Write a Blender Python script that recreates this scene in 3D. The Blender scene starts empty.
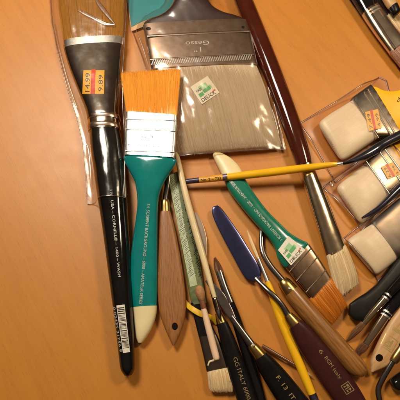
import bpy, bmesh, math, random
from mathutils import Vector
from mathutils.bvhtree import BVHTree
random.seed(11)
SC = bpy.context.scene
COL = SC.collection
# ------------------------------------------------------------------ camera (1 unit = 1 cm)
TILT = math.radians(19); D = 33.0; FOV = math.radians(50)
CAM = Vector((0, -D*math.sin(TILT), D*math.cos(TILT)))
FWD = Vector((0, math.sin(TILT), -math.cos(TILT))); UP = Vector((0, math.cos(TILT), math.sin(TILT))); RT = Vector((1, 0, 0))
HH = math.tan(FOV/2)
cd = bpy.data.cameras.new('camera'); cam = bpy.data.objects.new('camera', cd); COL.objects.link(cam)
cam.location = CAM; cam.rotation_euler = (TILT, 0, 0); cd.angle = FOV; cd.clip_start = 0.5; cd.clip_end = 1000
SC.camera = cam

def ray(px, py):
    return (FWD + RT*((px-200)/200*HH) + UP*((200-py)/200*HH)).normalized()
def at(px, py, z=0.0):
    d = ray(px, py); return CAM + d*((z-CAM.z)/d.z)

# ------------------------------------------------------------------ materials
MC = {}
def newmat(name):
    m = bpy.data.materials.new(name); m.use_nodes = True
    nt = m.node_tree; b = nt.nodes['Principled BSDF']
    return m, nt, b
def N(nt, t, **kw):
    n = nt.nodes.new(t)
    for k, v in kw.items(): setattr(n, k, v)
    return n
def rgba(c): return (c[0], c[1], c[2], 1)
def ramp(nt, fac, stops):
    r = N(nt, 'ShaderNodeValToRGB'); e = r.color_ramp.elements
    while len(e) < len(stops): e.new(0.5)
    for i, (p, c) in enumerate(stops): e[i].position = p; e[i].color = rgba(c)
    nt.links.new(fac, r.inputs['Fac']); return r.outputs['Color']
def solid(name, c, rough=0.35, metal=0.0, coat=0.0, var=.12, scale=.8, bump=0.0, rvar=0.035, spec=0.5):
    """plain surface with mottled colour, uneven gloss and fine bump"""
    if name in MC: return MC[name]
    if metal: var *= .4; rvar *= .6
    m, nt, b = newmat(name); L = nt.links.new
    tc = N(nt, 'ShaderNodeTexCoord')
    n1 = N(nt, 'ShaderNodeTexNoise'); n1.inputs['Scale'].default_value = scale; n1.inputs['Detail'].default_value = 6
    L(tc.outputs['Object'], n1.inputs['Vector'])
    lo = [x*(1-var) for x in c]; hi = [min(1, x*(1+var)) for x in c]
    n1.inputs['Roughness'].default_value = .45
    L(ramp(nt, n1.outputs['Fac'], [(0.25, lo), (0.75, hi)]), b.inputs['Base Color'])
    n2 = N(nt, 'ShaderNodeTexNoise'); n2.inputs['Scale'].default_value = scale*2.2; n2.inputs['Detail'].default_value = 5
    L(tc.outputs['Object'], n2.inputs['Vector'])
    mr = N(nt, 'ShaderNodeMapRange'); mr.inputs['From Min'].default_value = .3; mr.inputs['From Max'].default_value = .7
    mr.inputs['To Min'].default_value = max(.03, rough-rvar); mr.inputs['To Max'].default_value = min(1, rough+rvar)
    L(n2.outputs['Fac'], mr.inputs['Value']); L(mr.outputs['Result'], b.inputs['Roughness'])
    b.inputs['Metallic'].default_value = metal; b.inputs['Coat Weight'].default_value = coat; b.inputs['Coat Roughness'].default_value = .08
    b.inputs['Specular IOR Level'].default_value = spec
    if bump:
        bp = N(nt, 'ShaderNodeBump'); bp.inputs['Strength'].default_value = bump; bp.inputs['Distance'].default_value = .02
        L(n2.outputs['Fac'], bp.inputs['Height']); L(bp.outputs['Normal'], b.inputs['Normal'])
    MC[name] = m; return m
def streak(name, c1, c2, su=9, sv=.5, rough=.5, bump=.4, metal=0.0, coat=0.0, c0=None, sheen=0.0, det=5):
    """streaks that run along a lofted part (UV in cm: across, along)"""
    if name in MC: return MC[name]
    m, nt, b = newmat(name); L = nt.links.new
    uv = N(nt, 'ShaderNodeUVMap'); mp = N(nt, 'ShaderNodeMapping'); mp.inputs['Scale'].default_value = (su, sv, 1)
    L(uv.outputs['UV'], mp.inputs['Vector'])
    n1 = N(nt, 'ShaderNodeTexNoise'); n1.inputs['Scale'].default_value = 1; n1.inputs['Detail'].default_value = det; n1.inputs['Roughness'].default_value = .6
    L(mp.outputs['Vector'], n1.inputs['Vector'])
    mid = [(a+d)/2 for a, d in zip(c1, c2)]
    L(ramp(nt, n1.outputs['Fac'], [(0.28, c0 or c1), (0.42, c1), (.52, mid), (0.7, c2)]), b.inputs['Base Color'])
    b.inputs['Roughness'].default_value = rough; b.inputs['Metallic'].default_value = metal
    b.inputs['Coat Weight'].default_value = coat; b.inputs['Coat Roughness'].default_value = .15
    bp = N(nt, 'ShaderNodeBump'); bp.inputs['Strength'].default_value = bump; bp.inputs['Distance'].default_value = .03
    L(n1.outputs['Fac'], bp.inputs['Height']); L(bp.outputs['Normal'], b.inputs['Normal'])
    MC[name] = m; return m
def film(name, tint=(.94, .9, .85), gloss=.024, rough=.19, top=.42):
    m = bpy.data.materials.new(name); m.use_nodes = True; nt = m.node_tree; nt.nodes.clear(); L = nt.links.new
    out = N(nt, 'ShaderNodeOutputMaterial'); t = N(nt, 'ShaderNodeBsdfTransparent'); t.inputs['Color'].default_value = rgba(tint)
    g = N(nt, 'ShaderNodeBsdfGlossy'); g.inputs['Roughness'].default_value = rough; g.inputs['Color'].default_value = (1, .97, .93, 1)
    mx = N(nt, 'ShaderNodeMixShader'); lw = N(nt, 'ShaderNodeLayerWeight'); lw.inputs['Blend'].default_value = .35
    mr = N(nt, 'ShaderNodeMapRange'); mr.inputs['To Min'].default_value = gloss; mr.inputs['To Max'].default_value = top
    tc = N(nt, 'ShaderNodeTexCoord'); nz = N(nt, 'ShaderNodeTexNoise'); nz.inputs['Scale'].default_value = .55; nz.inputs['Detail'].default_value = 3
    L(tc.outputs['Object'], nz.inputs['Vector'])
    bp = N(nt, 'ShaderNodeBump'); bp.inputs['Strength'].default_value = .2; bp.inputs['Distance'].default_value = .2
    L(nz.outputs['Fac'], bp.inputs['Height']); L(bp.outputs['Normal'], g.inputs['Normal'])
    L(lw.outputs['Facing'], mr.inputs['Value']); L(mr.outputs['Result'], mx.inputs['Fac'])
    L(t.outputs[0], mx.inputs[1]); L(g.outputs[0], mx.inputs[2]); L(mx.outputs[0], out.inputs['Surface'])
    return m

def table_mat():
    m, nt, b = newmat('beech_laminate'); L = nt.links.new
    tc = N(nt, 'ShaderNodeTexCoord')
    rot = N(nt, 'ShaderNodeMapping'); rot.inputs['Rotation'].default_value = (0, 0, math.radians(58)); L(tc.outputs['Object'], rot.inputs['Vector'])
    mp = N(nt, 'ShaderNodeMapping'); mp.inputs['Scale'].default_value = (.12, 1.6, 1)
    L(rot.outputs['Vector'], mp.inputs['Vector'])
    n1 = N(nt, 'ShaderNodeTexNoise'); n1.inputs['Scale'].default_value = 1.0; n1.inputs['Detail'].default_value = 9; n1.inputs['Roughness'].default_value = .62; n1.inputs['Distortion'].default_value = .4
    L(mp.outputs['Vector'], n1.inputs['Vector'])
    n2 = N(nt, 'ShaderNodeTexNoise'); n2.inputs['Scale'].default_value = .09; n2.inputs['Detail'].default_value = 3
    L(tc.outputs['Object'], n2.inputs['Vector'])
    mpf = N(nt, 'ShaderNodeMapping'); mpf.inputs['Scale'].default_value = (1.3, 15, 1)
    L(rot.outputs['Vector'], mpf.inputs['Vector'])
    n3 = N(nt, 'ShaderNodeTexNoise'); n3.inputs['Scale'].default_value = 1; n3.inputs['Detail'].default_value = 3
    L(mpf.outputs['Vector'], n3.inputs['Vector'])
    c = ramp(nt, n1.outputs['Fac'], [(.25, (.525, .194, .018)), (.5, (.575, .216, .021)), (.75, (.61, .235, .025))])
    mx = N(nt, 'ShaderNodeMix', data_type='RGBA', blend_type='MULTIPLY'); mx.inputs['Factor'].default_value = 1
    L(c, mx.inputs['A']); L(ramp(nt, n2.outputs['Fac'], [(.3, (.95, .93, .91)), (.7, (1.02, 1.02, 1.03))]), mx.inputs['B'])
    mx2 = N(nt, 'ShaderNodeMix', data_type='RGBA', blend_type='MULTIPLY'); mx2.inputs['Factor'].default_value = 1
    L(mx.outputs['Result'], mx2.inputs['A']); L(ramp(nt, n3.outputs['Fac'], [(.27, (.84, .78, .71)), (.41, (1, 1, 1))]), mx2.inputs['B'])
    # a few small stains and specks
    vo = N(nt, 'ShaderNodeTexVoronoi'); vo.inputs['Scale'].default_value = .3; L(tc.outputs['Object'], vo.inputs['Vector'])
    mx3 = N(nt, 'ShaderNodeMix', data_type='RGBA', blend_type='MULTIPLY'); mx3.inputs['Factor'].default_value = 1
    L(mx2.outputs['Result'], mx3.inputs['A']); L(ramp(nt, vo.outputs['Distance'], [(.012, (.62, .52, .45)), (.026, (1, 1, 1))]), mx3.inputs['B'])
    L(mx3.outputs['Result'], b.inputs['Base Color'])
    n4 = N(nt, 'ShaderNodeTexNoise'); n4.inputs['Scale'].default_value = .5; n4.inputs['Detail'].default_value = 8; L(tc.outputs['Object'], n4.inputs['Vector'])
    mr = N(nt, 'ShaderNodeMapRange'); mr.inputs['From Min'].default_value = .3; mr.inputs['From Max'].default_value = .7
    mr.inputs['To Min'].default_value = .44; mr.inputs['To Max'].default_value = .50; b.inputs['Specular IOR Level'].default_value = .7
    L(n4.outputs['Fac'], mr.inputs['Value']); L(mr.outputs['Result'], b.inputs['Roughness'])
    bp = N(nt, 'ShaderNodeBump'); bp.inputs['Strength'].default_value = .12; bp.inputs['Distance'].default_value = .02
    L(n3.outputs['Fac'], bp.inputs['Height']); L(bp.outputs['Normal'], b.inputs['Normal'])
    return m

# ------------------------------------------------------------------ object helpers
WL = {}; BV = {}
GROUPS = {'hake_brush': 'sleeved white goat-hair brushes', 'palette_knife': 'palette knives among the brushes', 'plastic_sleeve': 'clear plastic sleeves over brushes', 'dark_rod': 'blue-black slim rods', 'detail_brush': 'thin yellow-handled brushes', 'fine_brush': 'fine dark brushes at right', 'flat_brush': 'teal and green flat brushes'}
def thing(name, label, cat, px, py, group=None):
    o = bpy.data.objects.new(name, None); COL.objects.link(o); o.empty_display_size = .5
    o.location = at(px, py, 0); o['label'] = label; o['category'] = cat
    group = group or GROUPS.get(name)
    if group: o['group'] = group
    WL[o.name] = o.location.copy(); return o
def obj(name, bm, mat, parent=None, smooth=True, label=None):
    bmesh.ops.recalc_face_normals(bm, faces=bm.faces)
    bv = BVHTree.FromBMesh(bm)
    off = WL[parent.name] if parent else Vector((0, 0, 0))
    bmesh.ops.translate(bm, verts=bm.verts, vec=-off)
    me = bpy.data.meshes.new(name); bm.to_mesh(me); bm.free()
    if smooth:
        for p in me.polygons: p.use_smooth = True
        me.set_sharp_from_angle(angle=math.radians(42))
    for mm in (mat if isinstance(mat, (list, tuple)) else [mat]): me.materials.append(mm)
    o = bpy.data.objects.new(name, me); COL.objects.link(o)
    if parent: o.parent = parent
    WL[o.name] = off; BV[o.name] = bv
    if label: o['label'] = label
    return o
def P(pts, n=None):
    """centre-line points (x, y, width_px, z, thickness_cm) -> stations"""
    out = []
    for i, p in enumerate(pts):
        a = pts[max(0, i-1)]; b = pts[min(len(pts)-1, i+1)]
        d = Vector((b[0]-a[0], b[1]-a[1]))
        d = d.normalized() if d.length > 1e-6 else Vector((1, 0))
        nx, ny = d.y, -d.x; w = p[2]/2
        out.append((p[0]-nx*w, p[1]-ny*w, p[0]+nx*w, p[1]+ny*w, p[3], p[4]))
    return out
def catmull(S, sub):
    if sub <= 1: return S
    R = []
    for i in range(len(S)-1):
        p0 = S[max(0, i-1)]; p1 = S[i]; p2 = S[i+1]; p3 = S[min(len(S)-1, i+2)]
        for k in range(sub):
            t = k/sub; q = []
            for a, b, c, d in zip(p0, p1, p2, p3):
                v = .5*((2*b)+(-a+c)*t+(2*a-5*b+4*c-d)*t*t+(-a+3*b-3*c+d)*t**3)
                lo, hi = min(b, c), max(b, c); q.append(min(hi, max(lo, v)) if abs(b-c) < 1e-9 else v)
            q[5] = max(.01, q[5]); R.append(tuple(q))
    R.append(S[-1]); return R
def frames(S):
    out = []
    for s in S:
        dz = s[6] if len(s) > 6 else 0
        l = at(s[0], s[1], s[4]-dz/2); r = at(s[2], s[3], s[4]+dz/2)
        out.append(((l+r)/2, (r-l)/2, s[5]/2))
    return out
def loft(S, ex=2.3, seg=28, sub=5, bm=None, cap=True, mi=0, lift=None):
    bm = bm or bmesh.new(); uvl = bm.loops.layers.uv.verify()
    F = frames(catmull(S, sub)); rings = []; uvs = []; v = 0
    e = 2/ex
    for i, (c, u, b) in enumerate(F):
        if i: v += (c-F[i-1][0]).length
        ring = []; uvr = []
        for k in range(seg):
            th = 2*math.pi*k/seg; co, si = math.cos(th), math.sin(th)
            x = math.copysign(abs(co)**e, co); z = math.copysign(abs(si)**e, si)
            ring.append(bm.verts.new(c+u*x+Vector((0, 0, b*z)))); uvr.append((x*u.length, v))
        rings.append(ring); uvs.append(uvr)
    for i in range(len(rings)-1):
        for k in range(seg):
            j = (k+1) % seg
            f = bm.faces.new((rings[i][k], rings[i][j], rings[i+1][j], rings[i+1][k])); f.material_index = mi
            for lp, q in zip(f.loops, (uvs[i][k], uvs[i][j], uvs[i+1][j], uvs[i+1][k])): lp[uvl].uv = q
    if cap:
        for ring, uvr in ((rings[0], uvs[0]), (rings[-1], uvs[-1])):
            try:
                f = bm.faces.new(ring); f.material_index = mi
                for lp, q in zip(f.loops, uvr): lp[uvl].uv = q
            except ValueError: pass
    return bm
def part(name, S, mat, parent, ex=2.3, seg=28, sub=5, **k):
    return obj(name, loft(S, ex, seg, sub), mat, parent, **k)
def hairs(S, n, bm, r=.018, end=.04, spread=.03, seg=7, inner=.45, lift=1.0, t0=0.0):
    """many fine hairs following a bristle block"""
    uvl = bm.loops.layers.uv.verify()
    F = frames(catmull(S, 6)); M = len(F)-1
    def fr(t):
        t = min(.9999, max(0, t))*M; i = int(t); f = t-i
        a, b = F[i], F[i+1]
        return a[0].lerp(b[0], f), a[1].lerp(b[1], f), a[2]*(1-f)+b[2]*f
    for q in range(n):
        s = random.uniform(-1, 1); s = s*(1-.04*random.random())
        rr = random.uniform(inner, 1.03)*lift; ds = random.gauss(0, spread); dz = random.gauss(0, .02)
        te = 1-abs(random.gauss(0, end)); over = max(0, random.gauss(0, end*.7))
        ts = t0 + random.random()*.2; ru = random.uniform(0, 40); rad = r*random.uniform(.6, 1.25)
        pts = []
        for k in range(seg+1):
            t = ts+(te-ts)*k/seg; c, u, b = fr(t); ss = max(-1.03, min(1.03, s+ds*(k/seg)**2))
            z = b*math.sqrt(max(0, 1-min(1, abs(ss))**3))*rr
            p = c+u*ss+Vector((0, 0, max(z+dz*k/seg, -b*.8)))
            p.z = max(p.z, .03); pts.append((p, t))
        if over > 0 and len(pts) > 1:
            d = (pts[-1][0]-pts[-2][0]); L_ = (F[-1][0]-F[0][0]).length
            if d.length > 1e-6: pts.append((pts[-1][0]+d.normalized()*over*L_, te+over))
        rings = []
        for i, (p, t) in enumerate(pts):
            d = (pts[min(i+1, len(pts)-1)][0]-pts[max(0, i-1)][0])
            if d.length < 1e-6: d = Vector((0, 1, 0))
            d.normalize(); a = d.cross(Vector((0, 0, 1))).normalized(); b_ = a.cross(d)
            rr_ = rad*(1 if i < len(pts)-2 else (.75 if i == len(pts)-2 else .3))
            rings.append([bm.verts.new(p+a*rr_*math.cos(w)+b_*rr_*math.sin(w)) for w in (math.pi/2, math.pi*7/6, math.pi*11/6)])
        for i in range(len(rings)-1):
            for k in range(3):
                j = (k+1) % 3
                f = bm.faces.new((rings[i][k], rings[i][j], rings[i+1][j], rings[i+1][k]))
                for lp in f.loops: lp[uvl].uv = (ru, pts[i][1]*3+ru)
    return bm
def bristles(S, mat, parent, n=300, ex=2.6, name='bristles', shrink=.93, **k):
    S2 = []
    for i, s in enumerate(S):
        f = shrink if i else 1; cx, cy = (s[0]+s[2])/2, (s[1]+s[3])/2
        S2.append((cx+(s[0]-cx)*f, cy+(s[1]-cy)*f, cx+(s[2]-cx)*f, cy+(s[3]-cy)*f, s[4], s[5]*f)+tuple(s[6:]))
    a, b = S2[-2], S2[-1]; S2[-1] = tuple(x+(y-x)*.93 for x, y in zip(a, b))
    bm = loft(S2, ex, 28, 5); hairs(S, n, bm, **k)
    return obj(name, bm, mat, parent)
def drape(px, py, hosts, off, z=.3):
    d = ray(px, py); best = None
    for h in hosts:
        hit, nrm, idx, dist = BV[h.name].ray_cast(CAM, d)
        if hit is not None and (best is None or dist < best[2]): best = (hit, nrm, dist)
    if best is None: return at(px, py, z+off)
    n = best[1]; n = n if n.dot(d) < 0 else -n
    return best[0]+n*off
def patch(corners, rects, hosts, off, bm=None, nu=6, nv=6, mi=0, z=.3):
    """rectangles (u0,v0,u1,v1) of a quadrilateral given by four pixels, laid on the hosts"""
    bm = bm or bmesh.new(); uvl = bm.loops.layers.uv.verify()
    (ax, ay), (bx, by), (cx, cy), (dx, dy) = corners
    def q(u, v): return (ax*(1-u)*(1-v)+bx*u*(1-v)+cx*u*v+dx*(1-u)*v, ay*(1-u)*(1-v)+by*u*(1-v)+cy*u*v+dy*(1-u)*v)
    for (u0, v0, u1, v1) in rects:
        G = [[bm.verts.new(drape(*q(u0+(u1-u0)*i/nu, v0+(v1-v0)*j/nv), hosts, off, z)) for i in range(nu+1)] for j in range(nv+1)]
        for j in range(nv):
            for i in range(nu):
                f = bm.faces.new((G[j][i], G[j][i+1], G[j+1][i+1], G[j+1][i])); f.material_index = mi
                for lp, uv in zip(f.loops, ((i, j), (i+1, j), (i+1, j+1), (i, j+1))): lp[uvl].uv = (u0+(u1-u0)*uv[0]/nu, v0+(v1-v0)*uv[1]/nv)
    return bm
def text(body, p0, p1, hpx, hosts, mat, parent, off=.015, bold=.0, z=.5):
    """raised print: baseline runs from pixel p0 to pixel p1, letter height hpx; every word is a part"""
    cu = bpy.data.curves.new('lettering', 'FONT'); cu.offset = bold; cu.resolution_u = 3
    to = bpy.data.objects.new('lettering', cu); COL.objects.link(to)
    def mesh_of(b):
        cu.body = b; dg = bpy.context.evaluated_depsgraph_get(); dg.update()
        me = bpy.data.meshes.new_from_object(to.evaluated_get(dg)); bm = bmesh.new(); bm.from_mesh(me); bpy.data.meshes.remove(me); return bm
    def xr(bm): xs = [v.co.x for v in bm.verts]; return min(xs), max(xs)
    full = mesh_of(body); x0, x1 = xr(full); full.free()
    d = Vector((p1[0]-p0[0], p1[1]-p0[1])); n = Vector((d.y, -d.x)).normalized(); i = 0
    while i < len(body):
        if body[i] == ' ': i += 1; continue
        k = i
        while k < len(body) and body[k] != ' ': k += 1
        word = mesh_of(body[i:k]); w0, w1 = xr(word)
        upto = mesh_of(body[:k]); e = xr(upto)[1]; upto.free()
        for v in word.verts:
            u = (v.co.x-w1+e-x0)/(x1-x0); h = v.co.y/.7*hpx
            v.co = drape(p0[0]+d.x*u+n.x*h, p0[1]+d.y*u+n.y*h, hosts, off, z)
        obj('word', word, mat, parent, smooth=False); i = k
    bpy.data.objects.remove(to); bpy.data.curves.remove(cu)
def resample(pts, n):
    L = [0]
    for a, b in zip(pts, pts[1:]): L.append(L[-1]+math.hypot(b[0]-a[0], b[1]-a[1]))
    out = []
    for k in range(n+1):
        t = L[-1]*k/n; i = 0
        while i < len(L)-2 and L[i+1] < t: i += 1
        f = (t-L[i])/max(1e-9, L[i+1]-L[i]); out.append((pts[i][0]+(pts[i+1][0]-pts[i][0])*f, pts[i][1]+(pts[i+1][1]-pts[i][1])*f))
    return out
def sleeve(left, right, hosts, mat, seam_mat, parent, nu=44, nv=60, base=.05, zp=.3, wr=.05, gap=.05, it=26, seams='LRTB', sw=.10, edge=.25):
    """film laid over its contents: heights come from the things beneath, pulled smooth; welded edges are seams"""
    A = resample(left, nv); B = resample(right, nv)
    X = [[at(A[j][0]+(B[j][0]-A[j][0])*i/nu, A[j][1]+(B[j][1]-A[j][1])*i/nu, zp) for i in range(nu+1)] for j in range(nv+1)]
    Z0 = [[base]*(nu+1) for _ in range(nv+1)]
    for j in range(nv+1):
        for i in range(nu+1):
            p = X[j][i]
            for h in hosts:
                hit = BV[h.name].ray_cast(Vector((p.x, p.y, 30)), Vector((0, 0, -1)))[0]
                if hit is not None: Z0[j][i] = max(Z0[j][i], hit.z+gap)
    Z = [r[:] for r in Z0]
    for _ in range(it):
        Y = [r[:] for r in Z]
        for j in range(nv+1):
            for i in range(nu+1):
                nb = [Z[jj][ii] for jj, ii in ((j-1, i), (j+1, i), (j, i-1), (j, i+1)) if 0 <= jj <= nv and 0 <= ii <= nu]
                Y[j][i] = max(Z0[j][i], sum(nb)/len(nb)-.004)
        Z = Y
    bm = bmesh.new(); uvl = bm.loops.layers.uv.verify(); ph = random.uniform(0, 6)
    V = [[None]*(nu+1) for _ in range(nv+1)]
    for j in range(nv+1):
        for i in range(nu+1):
            p = X[j][i]; w = wr*(math.sin(p.x*1.9+p.y*.8+ph)+math.sin(p.x*.7-p.y*2.3+ph*2)+.6*math.sin(p.x*4.1+p.y*3.3))*.4
            V[j][i] = bm.verts.new((p.x, p.y, Z[j][i]+abs(w)))
    for j in range(nv):
        for i in range(nu): bm.faces.new((V[j][i], V[j][i+1], V[j+1][i+1], V[j+1][i]))
    E = {'L': [V[j][0].co.copy() for j in range(nv+1)], 'R': [V[j][nu].co.copy() for j in range(nv+1)],
         'T': [V[0][i].co.copy() for i in range(nu+1)], 'B': [V[nv][i].co.copy() for i in range(nu+1)]}
    f = obj('film', bm, mat, parent)
    for s in seams:
        pts = E[s]; b2 = bmesh.new(); rings = []
        for k, p in enumerate(pts):
            d = (pts[min(k+1, len(pts)-1)]-pts[max(0, k-1)]).normalized(); a = d.cross(Vector((0, 0, 1))).normalized()
            q = p+Vector((0, 0, .006)); rings.append([b2.verts.new(q+a*sw*x+Vector((0, 0, h))) for x, h in ((-1, 0), (-.5, .018), (.5, .018), (1, 0))])
        for r0, r1 in zip(rings, rings[1:]):
            for k in range(3): b2.faces.new((r0[k], r0[k+1], r1[k+1], r1[k]))
        obj('seam', b2, seam_mat, parent)
    return f
def bead(px, py, z, r, mat, parent, name, flat=.5):
    bm = bmesh.new(); bmesh.ops.create_uvsphere(bm, u_segments=16, v_segments=10, radius=r)
    c = at(px, py, z)
    for v in bm.verts: v.co = Vector((v.co.x, v.co.y, v.co.z*flat))+c
    return obj(name, bm, mat, parent)
def disc(px, py, rx, hosts, off, mat, parent, name, ang=0, ratio=1.0):
    bm = bmesh.new(); c = bm.verts.new(drape(px, py, hosts, off)); ring = []
    for k in range(22):
        a = 2*math.pi*k/22; x, y = rx*math.cos(a), rx*ratio*math.sin(a)
        ring.append(bm.verts.new(drape(px+x*math.cos(ang)-y*math.sin(ang), py+x*math.sin(ang)+y*math.cos(ang), hosts, off)))
    for k in range(22): bm.faces.new((c, ring[k], ring[(k+1) % 22]))
    return obj(name, bm, mat, parent)

# ------------------------------------------------------------------ palette
BLACK = solid('black_lacquer', (.006, .005, .005), .09, coat=0, var=.3)
BLACKM = solid('black_stained_wood', (.007, .0055, .0055), .3, spec=.26, coat=0, var=.3, bump=.1)
TEAL = solid('teal_lacquer', (.002, .20, .185), .12, coat=.6, var=.12)
GREEN = solid('green_teal_lacquer', (.006, .17, .10), .22, coat=.6, var=.12)
CREAM = solid('cream_dip', (.80, .66, .36), .38, var=.06, bump=.08)
MAROON = solid('maroon_lacquer', (.062, .010, .004), .10, coat=0, var=.2)
MAROONM = solid('maroon_stained_wood', (.045, .009, .008), .32, spec=.35, coat=0, var=.2, bump=.1)
YELLOW = solid('yellow_lacquer', (.95, .50, .008), .24, coat=.5, var=.07)
HYELLOW = solid('yellow_painted_wood', (.95, .50, .01), .42, var=.08, bump=.1)
STEEL = solid('dark_steel', (.20, .18, .165), .24, metal=1, var=.12, scale=.9)
BRIGHT = solid('bright_ferrule', (.86, .85, .83), .3, metal=1, var=.06, scale=2)
NICKEL = solid('nickel_ferrule', (.60, .47, .32), .15, metal=1, var=.12, scale=.9)
GREYF = solid('grey_ferrule', (.46, .33, .25), .3, metal=1, var=.12, scale=.9)
DARKF = solid('dark_ferrule', (.20, .155, .115), .22, metal=1, var=.12, scale=.9)
BRASS = solid('brass_collar', (.42, .27, .09), .28, metal=1, var=.12, scale=.9)
BLUEST = solid('blued_blade', (.07, .07, .17), .2, metal=.85, var=.12, scale=.9)
WALNUT = streak('walnut', (.26, .10, .027), (.37, .15, .042), 13, 1.1, .42, .3, c0=(.15, .055, .018), det=8)
OAK = streak('honey_wood', (.23, .088, .02), (.40, .175, .042), 7, .5, .33, .3, coat=.3, c0=(.12, .04, .012), det=7)
TANW = streak('tan_wood', (.54, .30, .12), (.66, .40, .185), 5, .3, .42, .15, c0=(.4, .2, .08))
GOLDHAIR = streak('golden_hair', (.52, .265, .035), (.64, .35, .06), 10, .25, .36, .3, c0=(.40, .18, .02))
ORANGEHAIR = streak('orange_hair', (.90, .42, .055), (.96, .52, .09), 10, .25, .36, .3, c0=(.80, .33, .03))
RUSTHAIR = streak('rust_hair', (.58, .19, .018), (.72, .27, .03), 10, .25, .38, .3, c0=(.44, .13, .012))
GREYHAIR = streak('greyish_hair', (.64, .52, .375), (.73, .60, .45), 7, .2, .65, .2, c0=(.52, .40, .27))
CREAMHAIR = streak('cream_hair', (.72, .54, .30), (.86, .69, .43), 14, .3, .5, .5, c0=(.45, .3, .14))
WHITEHAIR = streak('white_goat_hair', (.80, .68, .52), (.86, .75, .59), 16, .5, .9, .10, c0=(.76, .63, .46), det=4)
BROWNHAIR = streak('brown_hair', (.14, .06, .025), (.30, .14, .06), 16, .5, .5, .5)
WHITE = solid('white_paper', (.80, .74, .60), .6, var=.04)
PRICE = solid('orange_paper', (.95, .48, .012), .55, var=.06)
RED = solid('red_print', (.72, .05, .008), .6, var=.1)
INK = solid('black_print', (.02, .018, .016), .6, var=.1)
GINK = solid('green_print', (.10, .42, .14), .6, var=.15)
LGINK = solid('pale_green_print', (.36, .60, .30), .6, var=.15)
SILVERINK = solid('silver_print', (.56, .56, .48), .4, var=.08)
GOLDINK = solid('gold_print', (.72, .52, .18), .35, metal=.6, var=.15)
DULLGOLD = solid('dull_gold_print', (.34, .24, .11), .45, metal=.3, var=.2)
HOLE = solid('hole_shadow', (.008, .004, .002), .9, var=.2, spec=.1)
FILM = film('clear_film'); FILM2 = film('clear_film_warm', (.93, .87, .79), .02, .42, .34)
SEAM = film('welded_film', (.62, .49, .36), .08, .3, .4)
SEAMD = film('dark_welded_film', (.40, .28, .19), .08, .3, .4)

# ------------------------------------------------------------------ tabletop
bm = bmesh.new(); bmesh.ops.create_cube(bm, size=1)
for v in bm.verts: v.co = Vector((v.co.x*150, v.co.y*110+8, v.co.z*2.5-1.25))
bmesh.ops.bevel(bm, geom=[e for e in bm.edges], offset=.5, segments=3, affect='EDGES', profile=.5)
tb = obj('tabletop', bm, table_mat()); tb['kind'] = 'structure'

PRICES = [('14.99', '9.89'), ('7.49', '4.99'), ('6.29', '3.79')]
def price_sticker(c, hosts, parent, off=.03, seed=1, z=.3):
    rnd = random.Random(seed)
    bm = patch(c, [(0, 0, 1, 1)], hosts, off, z=z); patch(c, [(.38, -.04, .58, 1)], hosts, off+.008, bm=bm, mi=1, z=z)
    o = obj('price_sticker', bm, [PRICE, RED, INK], parent, smooth=False)
    (ax, ay), (bx, by), (cx, cy), (dx, dy) = c
    def q(u, v): return (ax*(1-u)*(1-v)+bx*u*(1-v)+cx*u*v+dx*(1-u)*v, ay*(1-u)*(1-v)+by*u*(1-v)+cy*u*v+dy*(1-u)*v)
    w = math.hypot(bx-ax, by-ay)
    a, b2 = PRICES.pop(0)
    text(a, q(.33, .92), q(.33, .12), w*.22, hosts, INK, o, off=off+.01, z=z)
    text(b2, q(.93, .9), q(.93, .2), w*.2, hosts, INK, o, off=off+.01, z=z)
    return o
def green_sticker(c, hosts, parent, off=.03, seed=2, z=.3):
    rnd = random.Random(seed)
    bm = patch(c, [(0, 0, 1, 1)], hosts, off, z=z)
    patch(c, [(.30, .2, .74, .42), (.52, .42, .86, .58)], hosts, off+.008, bm=bm, mi=1, z=z)
    patch(c, [(.12, .50, .36, .68), (.40, .44, .78, .62)], hosts, off+.014, bm=bm, mi=2, z=z)
    o = obj('store_sticker', bm, [WHITE, LGINK, GINK, INK], parent, smooth=False)
    (ax, ay), (bx, by), (cx, cy), (dx, dy) = c
    def q(u, v): return (ax*(1-u)*(1-v)+bx*u*(1-v)+cx*u*v+dx*(1-u)*v, ay*(1-u)*(1-v)+by*u*(1-v)+cy*u*v+dy*(1-u)*v)
    w = math.hypot(bx-ax, by-ay)
    text('DBLICK', q(.1, .93), q(.85, .93), w*.17, hosts, INK, o, off=off+.018, z=z)
    text('MADE', q(.12, .40), q(.42, .40), w*.12, hosts, INK, o, off=off+.018, z=z)
    text('69', q(.72, .82), q(.92, .82), w*.1, hosts, RED, o, off=off+.02, z=z)
    return o

# ------------------------------------------------------------------ 1 black-handled flat wash brush in its sleeve
t = thing('wash_brush', 'large black-handled wash brush with golden hair and orange price sticker on dark ferrule', 'paintbrush', 112, 200)
bristles([(64, 46, 123, 42, .95, 1.05), (61, 25, 124, 20, 1.0, 1.2), (58, 0, 125, -4, 1.0, 1.2), (57, -30, 127, -34, .95, 1.0)], GOLDHAIR, t, n=2400, r=.016, inner=.8)
f = part('ferrule', [(63.5, 43, 123.5, 39, .95, 1.1), (64, 50, 122.5, 46, .95, 1.12), (70, 70, 121, 67, .97, 1.25), (80, 96, 120, 93, 1.0, 1.5), (86, 112, 119, 111, 1.05, 1.75), (88, 121, 119.5, 120, 1.08, 1.85)], DARKF, t, ex=2.6)
part('ferrule_rim', [(63, 42.5, 124, 38.5, .95, 1.16), (64, 49.5, 123, 45.5, .95, 1.18)], BRIGHT, f, ex=2.6, sub=1)
part('crimp_ring', [(87.2, 118, 120, 117, 1.06, 1.9), (88, 120, 120.6, 119, 1.07, 2.0), (88.2, 122.5, 120.6, 121.5, 1.07, 1.9)], GREYF, f, sub=2)
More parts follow.
